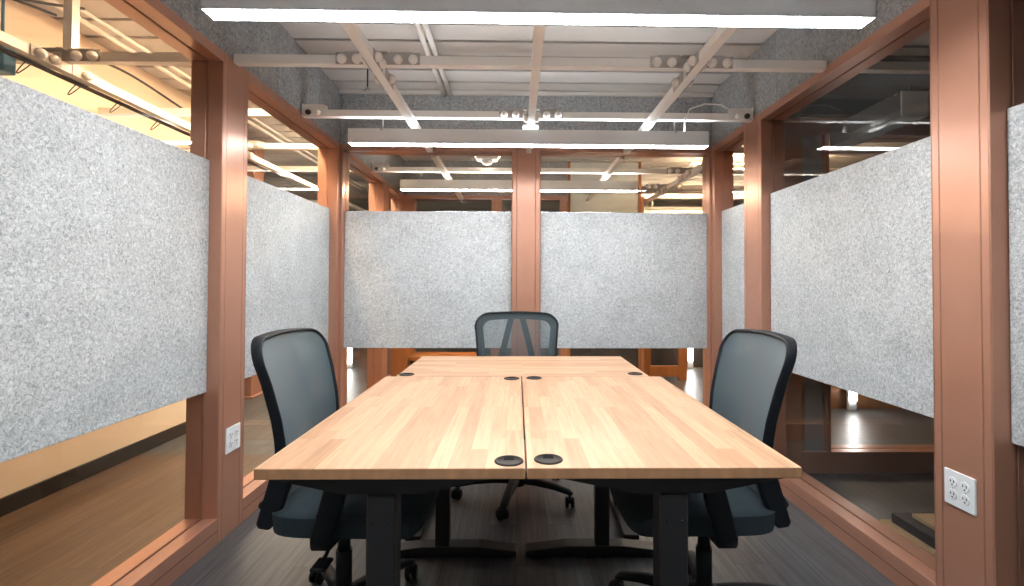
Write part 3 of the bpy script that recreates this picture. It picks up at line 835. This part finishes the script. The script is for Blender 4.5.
for x, s, l in ((-1.17, -1, 'white strut bracket at the left end of the next room strut'),):
    end_fitting(XL, 4.53, s, l)
# low bench under the back room window
t = empty('low_bench', (-.765, 5.45, 0)); tag(t, 'low orange wood bench with a black front in the next room', 'bench')
MB().box(-.37, .37, -.20, .20, .345, .385, None, .004).build('top', 'woodtrim', t)
MB().box(-.355, .355, -.18, .18, .0, .345, None, .004).build('base', 'black', t)
t = empty('wood_cabinet', (-1.16, 5.42, 0)); 
tag(t, 'tall orange wood cabinet side standing left of the low bench', 'cabinet')
MB().box(-.14, .0, -.25, .25, 0, .98, None, .004).build('body', 'woodtrim', t)
MB().box(.0, .016, -.23, .23, .05, .95, None, .003).build('door', 'woodtrim', t)

# glazed wood door and light strips in the far area
door = struct(MB().box(1.54, 1.62, 6.0, 6.05, 0, 1.96, 'woodtrim', .003).box(1.96, 2.06, 6.0, 6.05, 0, 1.96, 'woodtrim', .003).box(1.62, 1.96, 6.0, 6.05, .04, .17, 'woodtrim', .003).box(1.62, 1.96, 6.0, 6.05, 1.86, 1.96, 'woodtrim', .003).build('door_1'))
MB().box(1.62, 1.96, 6.02, 6.03, .17, 1.86, 'glass').build('pane', None, door)
def light_strip(x, y, z0, z1, label):
    t = empty('light_strip', (x, y, 0)); tag(t, label, 'lamp')
    MB().box(-.04, .04, 0, .03, 0, z1+.02, None, .004).build('backplate', 'lampbody', t)
    MB().box(-.033, .033, -.022, 0, z0, z1, None, .006).build('diffuser', 'tubeglow', t)
light_strip(2.42, 6.9, .10, .95, 'upright white light strip glowing behind the right back window')
light_strip(-2.30, 6.9, .06, .9, 'upright white light strip glowing behind the left back window')
light_strip(3.10, 4.55, .09, .75, 'upright white light strip glowing beyond the right room')
struct(MB().box(2.2, 5.5, 4.62, 4.70, 0, .95).build('wall_low_right', 'woodtrim'))
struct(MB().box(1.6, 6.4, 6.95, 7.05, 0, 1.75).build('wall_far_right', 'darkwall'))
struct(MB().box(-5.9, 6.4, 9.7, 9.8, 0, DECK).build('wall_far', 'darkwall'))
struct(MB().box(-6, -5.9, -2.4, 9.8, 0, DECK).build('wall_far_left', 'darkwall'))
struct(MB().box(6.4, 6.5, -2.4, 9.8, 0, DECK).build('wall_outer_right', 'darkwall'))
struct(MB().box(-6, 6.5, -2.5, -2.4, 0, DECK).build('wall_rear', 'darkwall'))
TN[0] += 1
b = MB(); b.box(-2.86, -2.66, 5.05, 5.25, 0, DECK-.001, None, .004); b.box(-2.89, -2.63, 5.02, 5.28, 0, .02, None, .003)
struct(b.build('trim_%d' % TN[0], 'copper'))

# open area on the far right: struts, duct, warm lights
strut('Y', YB+FD+.01, 9.5, 1.56, LZ, 'long diagonal strut beyond the right back window')
for y, l in ((3.80, 'nearest white strut in the open area behind the right corner'), (4.53, 'second white strut in the open area behind the right corner'), (5.265, 'third white strut in the open area behind the right corner'), (6.7, 'farthest white strut in the open area behind the right corner')):
    strut('X', XR+FD+.002, 6.0, y, GZ, l)
cross_fitting(1.56, 4.53, 'bolted strut fitting in the open area behind the right corner')
cross_fitting(1.56, 5.265, 'farther bolted strut fitting in the open area behind the right corner')
o = MB().cyl((1.95, 8.2, 2.28), (6.2, 8.2, 2.28), .16, .16, None, 28).build('air_duct', 'duct'); tag(o, 'round metal air duct far behind the right back window', 'air duct')
for q in (2.2, 3.4, 4.6, 5.8):
    MB().box(q-.012, q+.012, 8.035, 8.04, 2.28, DECK+.002).box(q-.012, q+.012, 8.36, 8.365, 2.28, DECK+.002).box(q-.012, q+.012, 8.035, 8.365, 2.114, 2.12).build('hanger_strap', 'duct', o)
conduit('X', 1.62, 6.2, 6.0, DECK-.03, .03, 'thick pipe crossing the open area behind the right corner')
conduit('X', 1.62, 6.2, 7.4, DECK-.04, .04, 'far pipe crossing the open area behind the right corner', 'duct')
ceiling_light(2.6, 5.4, 1.4, .10, 2.42, 'warmglow', 'warm linear light in the open area behind the right corner', None, 'warmglow')
ceiling_light(3.0, 8.0, 2.0, .10, 2.2, 'warmlamp', 'far warm linear light behind the right back window', None, 'warmglow')
ceiling_light(-3.4, 6.6, 1.6, .10, 2.2, 'warmlamp', 'far linear light at the end of the left corridor')

# ------------------------------------------------------------------ dark room on the right
YP = 3.03
TN[0] += 1
b = MB(); b.box(XR+FD, 1.75, YP, YP+FD, 0, HEAD1, 'copper', .002); b.box(1.752, 1.775, YP+.02, YP+.05, .13, HEAD0-.06, 'card', .002); b.box(1.775, 1.905, YP+.03, YP+.06, .13, HEAD0-.06, 'greywall'); b.box(1.905, 1.93, YP, YP+FD, .13, HEAD0-.06, 'copper', .002)
struct(b.build('trim_%d' % TN[0]))
b = MB()
for d0, d1 in ((0, .066), (.076, FD)):
    b.box(1.75, 4.6, YP+d0, YP+d1, 0, .13, 'copper', .002); b.box(1.75, 4.6, YP+d0, YP+d1, HEAD0-.06, HEAD1, 'copper', .002)
b.box(2.74, 2.80, YP, YP+FD, .13, HEAD0-.06, 'copper', .002); b.box(4.54, 4.6, YP, YP+FD, .13, HEAD0-.06, 'copper', .002)
WN[0] += 1
w = struct(b.build('window_%d' % WN[0]))
MB().box(1.93, 2.74, YP+.068, YP+.074, .12, HEAD0-.05, 'glass').box(2.80, 4.54, YP+.068, YP+.074, .12, HEAD0-.05, 'glass').build('pane', None, w)
struct(MB().box(XR+FD, 4.6, YP+.02, YP+.08, HEAD1, DECK).build('wall_right_room_back', 'darkwall'))  # felt bulkhead coloured near black for the shade of the unlit room
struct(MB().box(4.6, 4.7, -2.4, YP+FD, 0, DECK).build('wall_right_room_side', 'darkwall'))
strut('X', XR+FD+.002, 4.58, GY[1], GZ, 'white strut crossing the dark room beyond the right window')
off = lamp(1.985, 2.72, .56, 2.0, 'unlit grey linear lamp hanging in the dark room on the right', 'lampoff', None, 'lampoff', 'Y', None, None, (-.25,), .07, .125)
MB().box(-.288, -.2805, -.07, .07, 0, .125, None, .002).build('lit_end', 'outlet', off)  # pale colour stands in for light on the near end; body darkened
b0 = MB().box(1.645, 1.98, 1.70, 2.26, .0, .045, None, .004).build('black_folder', 'black'); tag(b0, 'black folder lying on the floor under the tan board behind the right glass', 'folder')
b1 = MB().box(1.675, 2.02, 1.72, 2.28, .0452, .075, None, .002).build('cardboard_sheet', 'card'); tag(b1, 'tan cardboard pressed between two black folders behind the right glass', 'cardboard')
b2 = MB().box(1.705, 1.99, 1.71, 2.25, .0753, .120, None, .004).build('black_folder', 'black'); tag(b2, 'black folder lying between two tan cardboards behind the right glass', 'folder')
b3 = MB().box(1.76, 2.04, 1.70, 2.20, .1203, .138, None, .002).build('cardboard_sheet', 'card'); tag(b3, 'tan cardboard on top of the stack behind the right glass', 'cardboard')

# ------------------------------------------------------------------ world, camera, view
w = bpy.data.worlds.new('world'); S.world = w; w.use_nodes = True
w.node_tree.nodes['Background'].inputs[0].default_value = (.8, .9, 1, 1)
w.node_tree.nodes['Background'].inputs[1].default_value = .05

F = 497.0; YAW = 1.0; PITCH = 1.0; ROLL = .2
cam = bpy.data.cameras.new('camera'); co = bpy.data.objects.new('camera', cam); COL.objects.link(co)
cam.sensor_fit = 'HORIZONTAL'; cam.sensor_width = 36.0; cam.lens = 36.0*F/1024; cam.clip_start = .02; cam.clip_end = 60
co.matrix_world = Matrix.Translation((0, 0, 1.15)) @ Matrix.Rotation(R(-YAW), 4, 'Z') @ Matrix.Rotation(R(90+PITCH), 4, 'X') @ Matrix.Rotation(R(ROLL), 4, 'Z')
px, py = 525.707, 275.855       # principal point of the photograph
cam.shift_x = (512-px)/1024; cam.shift_y = (py-293)/1024
S.camera = co
vs = S.view_settings
vs.view_transform = 'Standard'; vs.look = 'None'; vs.gamma = 1; vs.use_curve_mapping = False
vs.exposure = 2.2
S.cycles.use_denoising = True
S.cycles.max_bounces = 10; S.cycles.transparent_max_bounces = 24; S.cycles.diffuse_bounces = 5
S.cycles.caustics_reflective = False; S.cycles.caustics_refractive = False
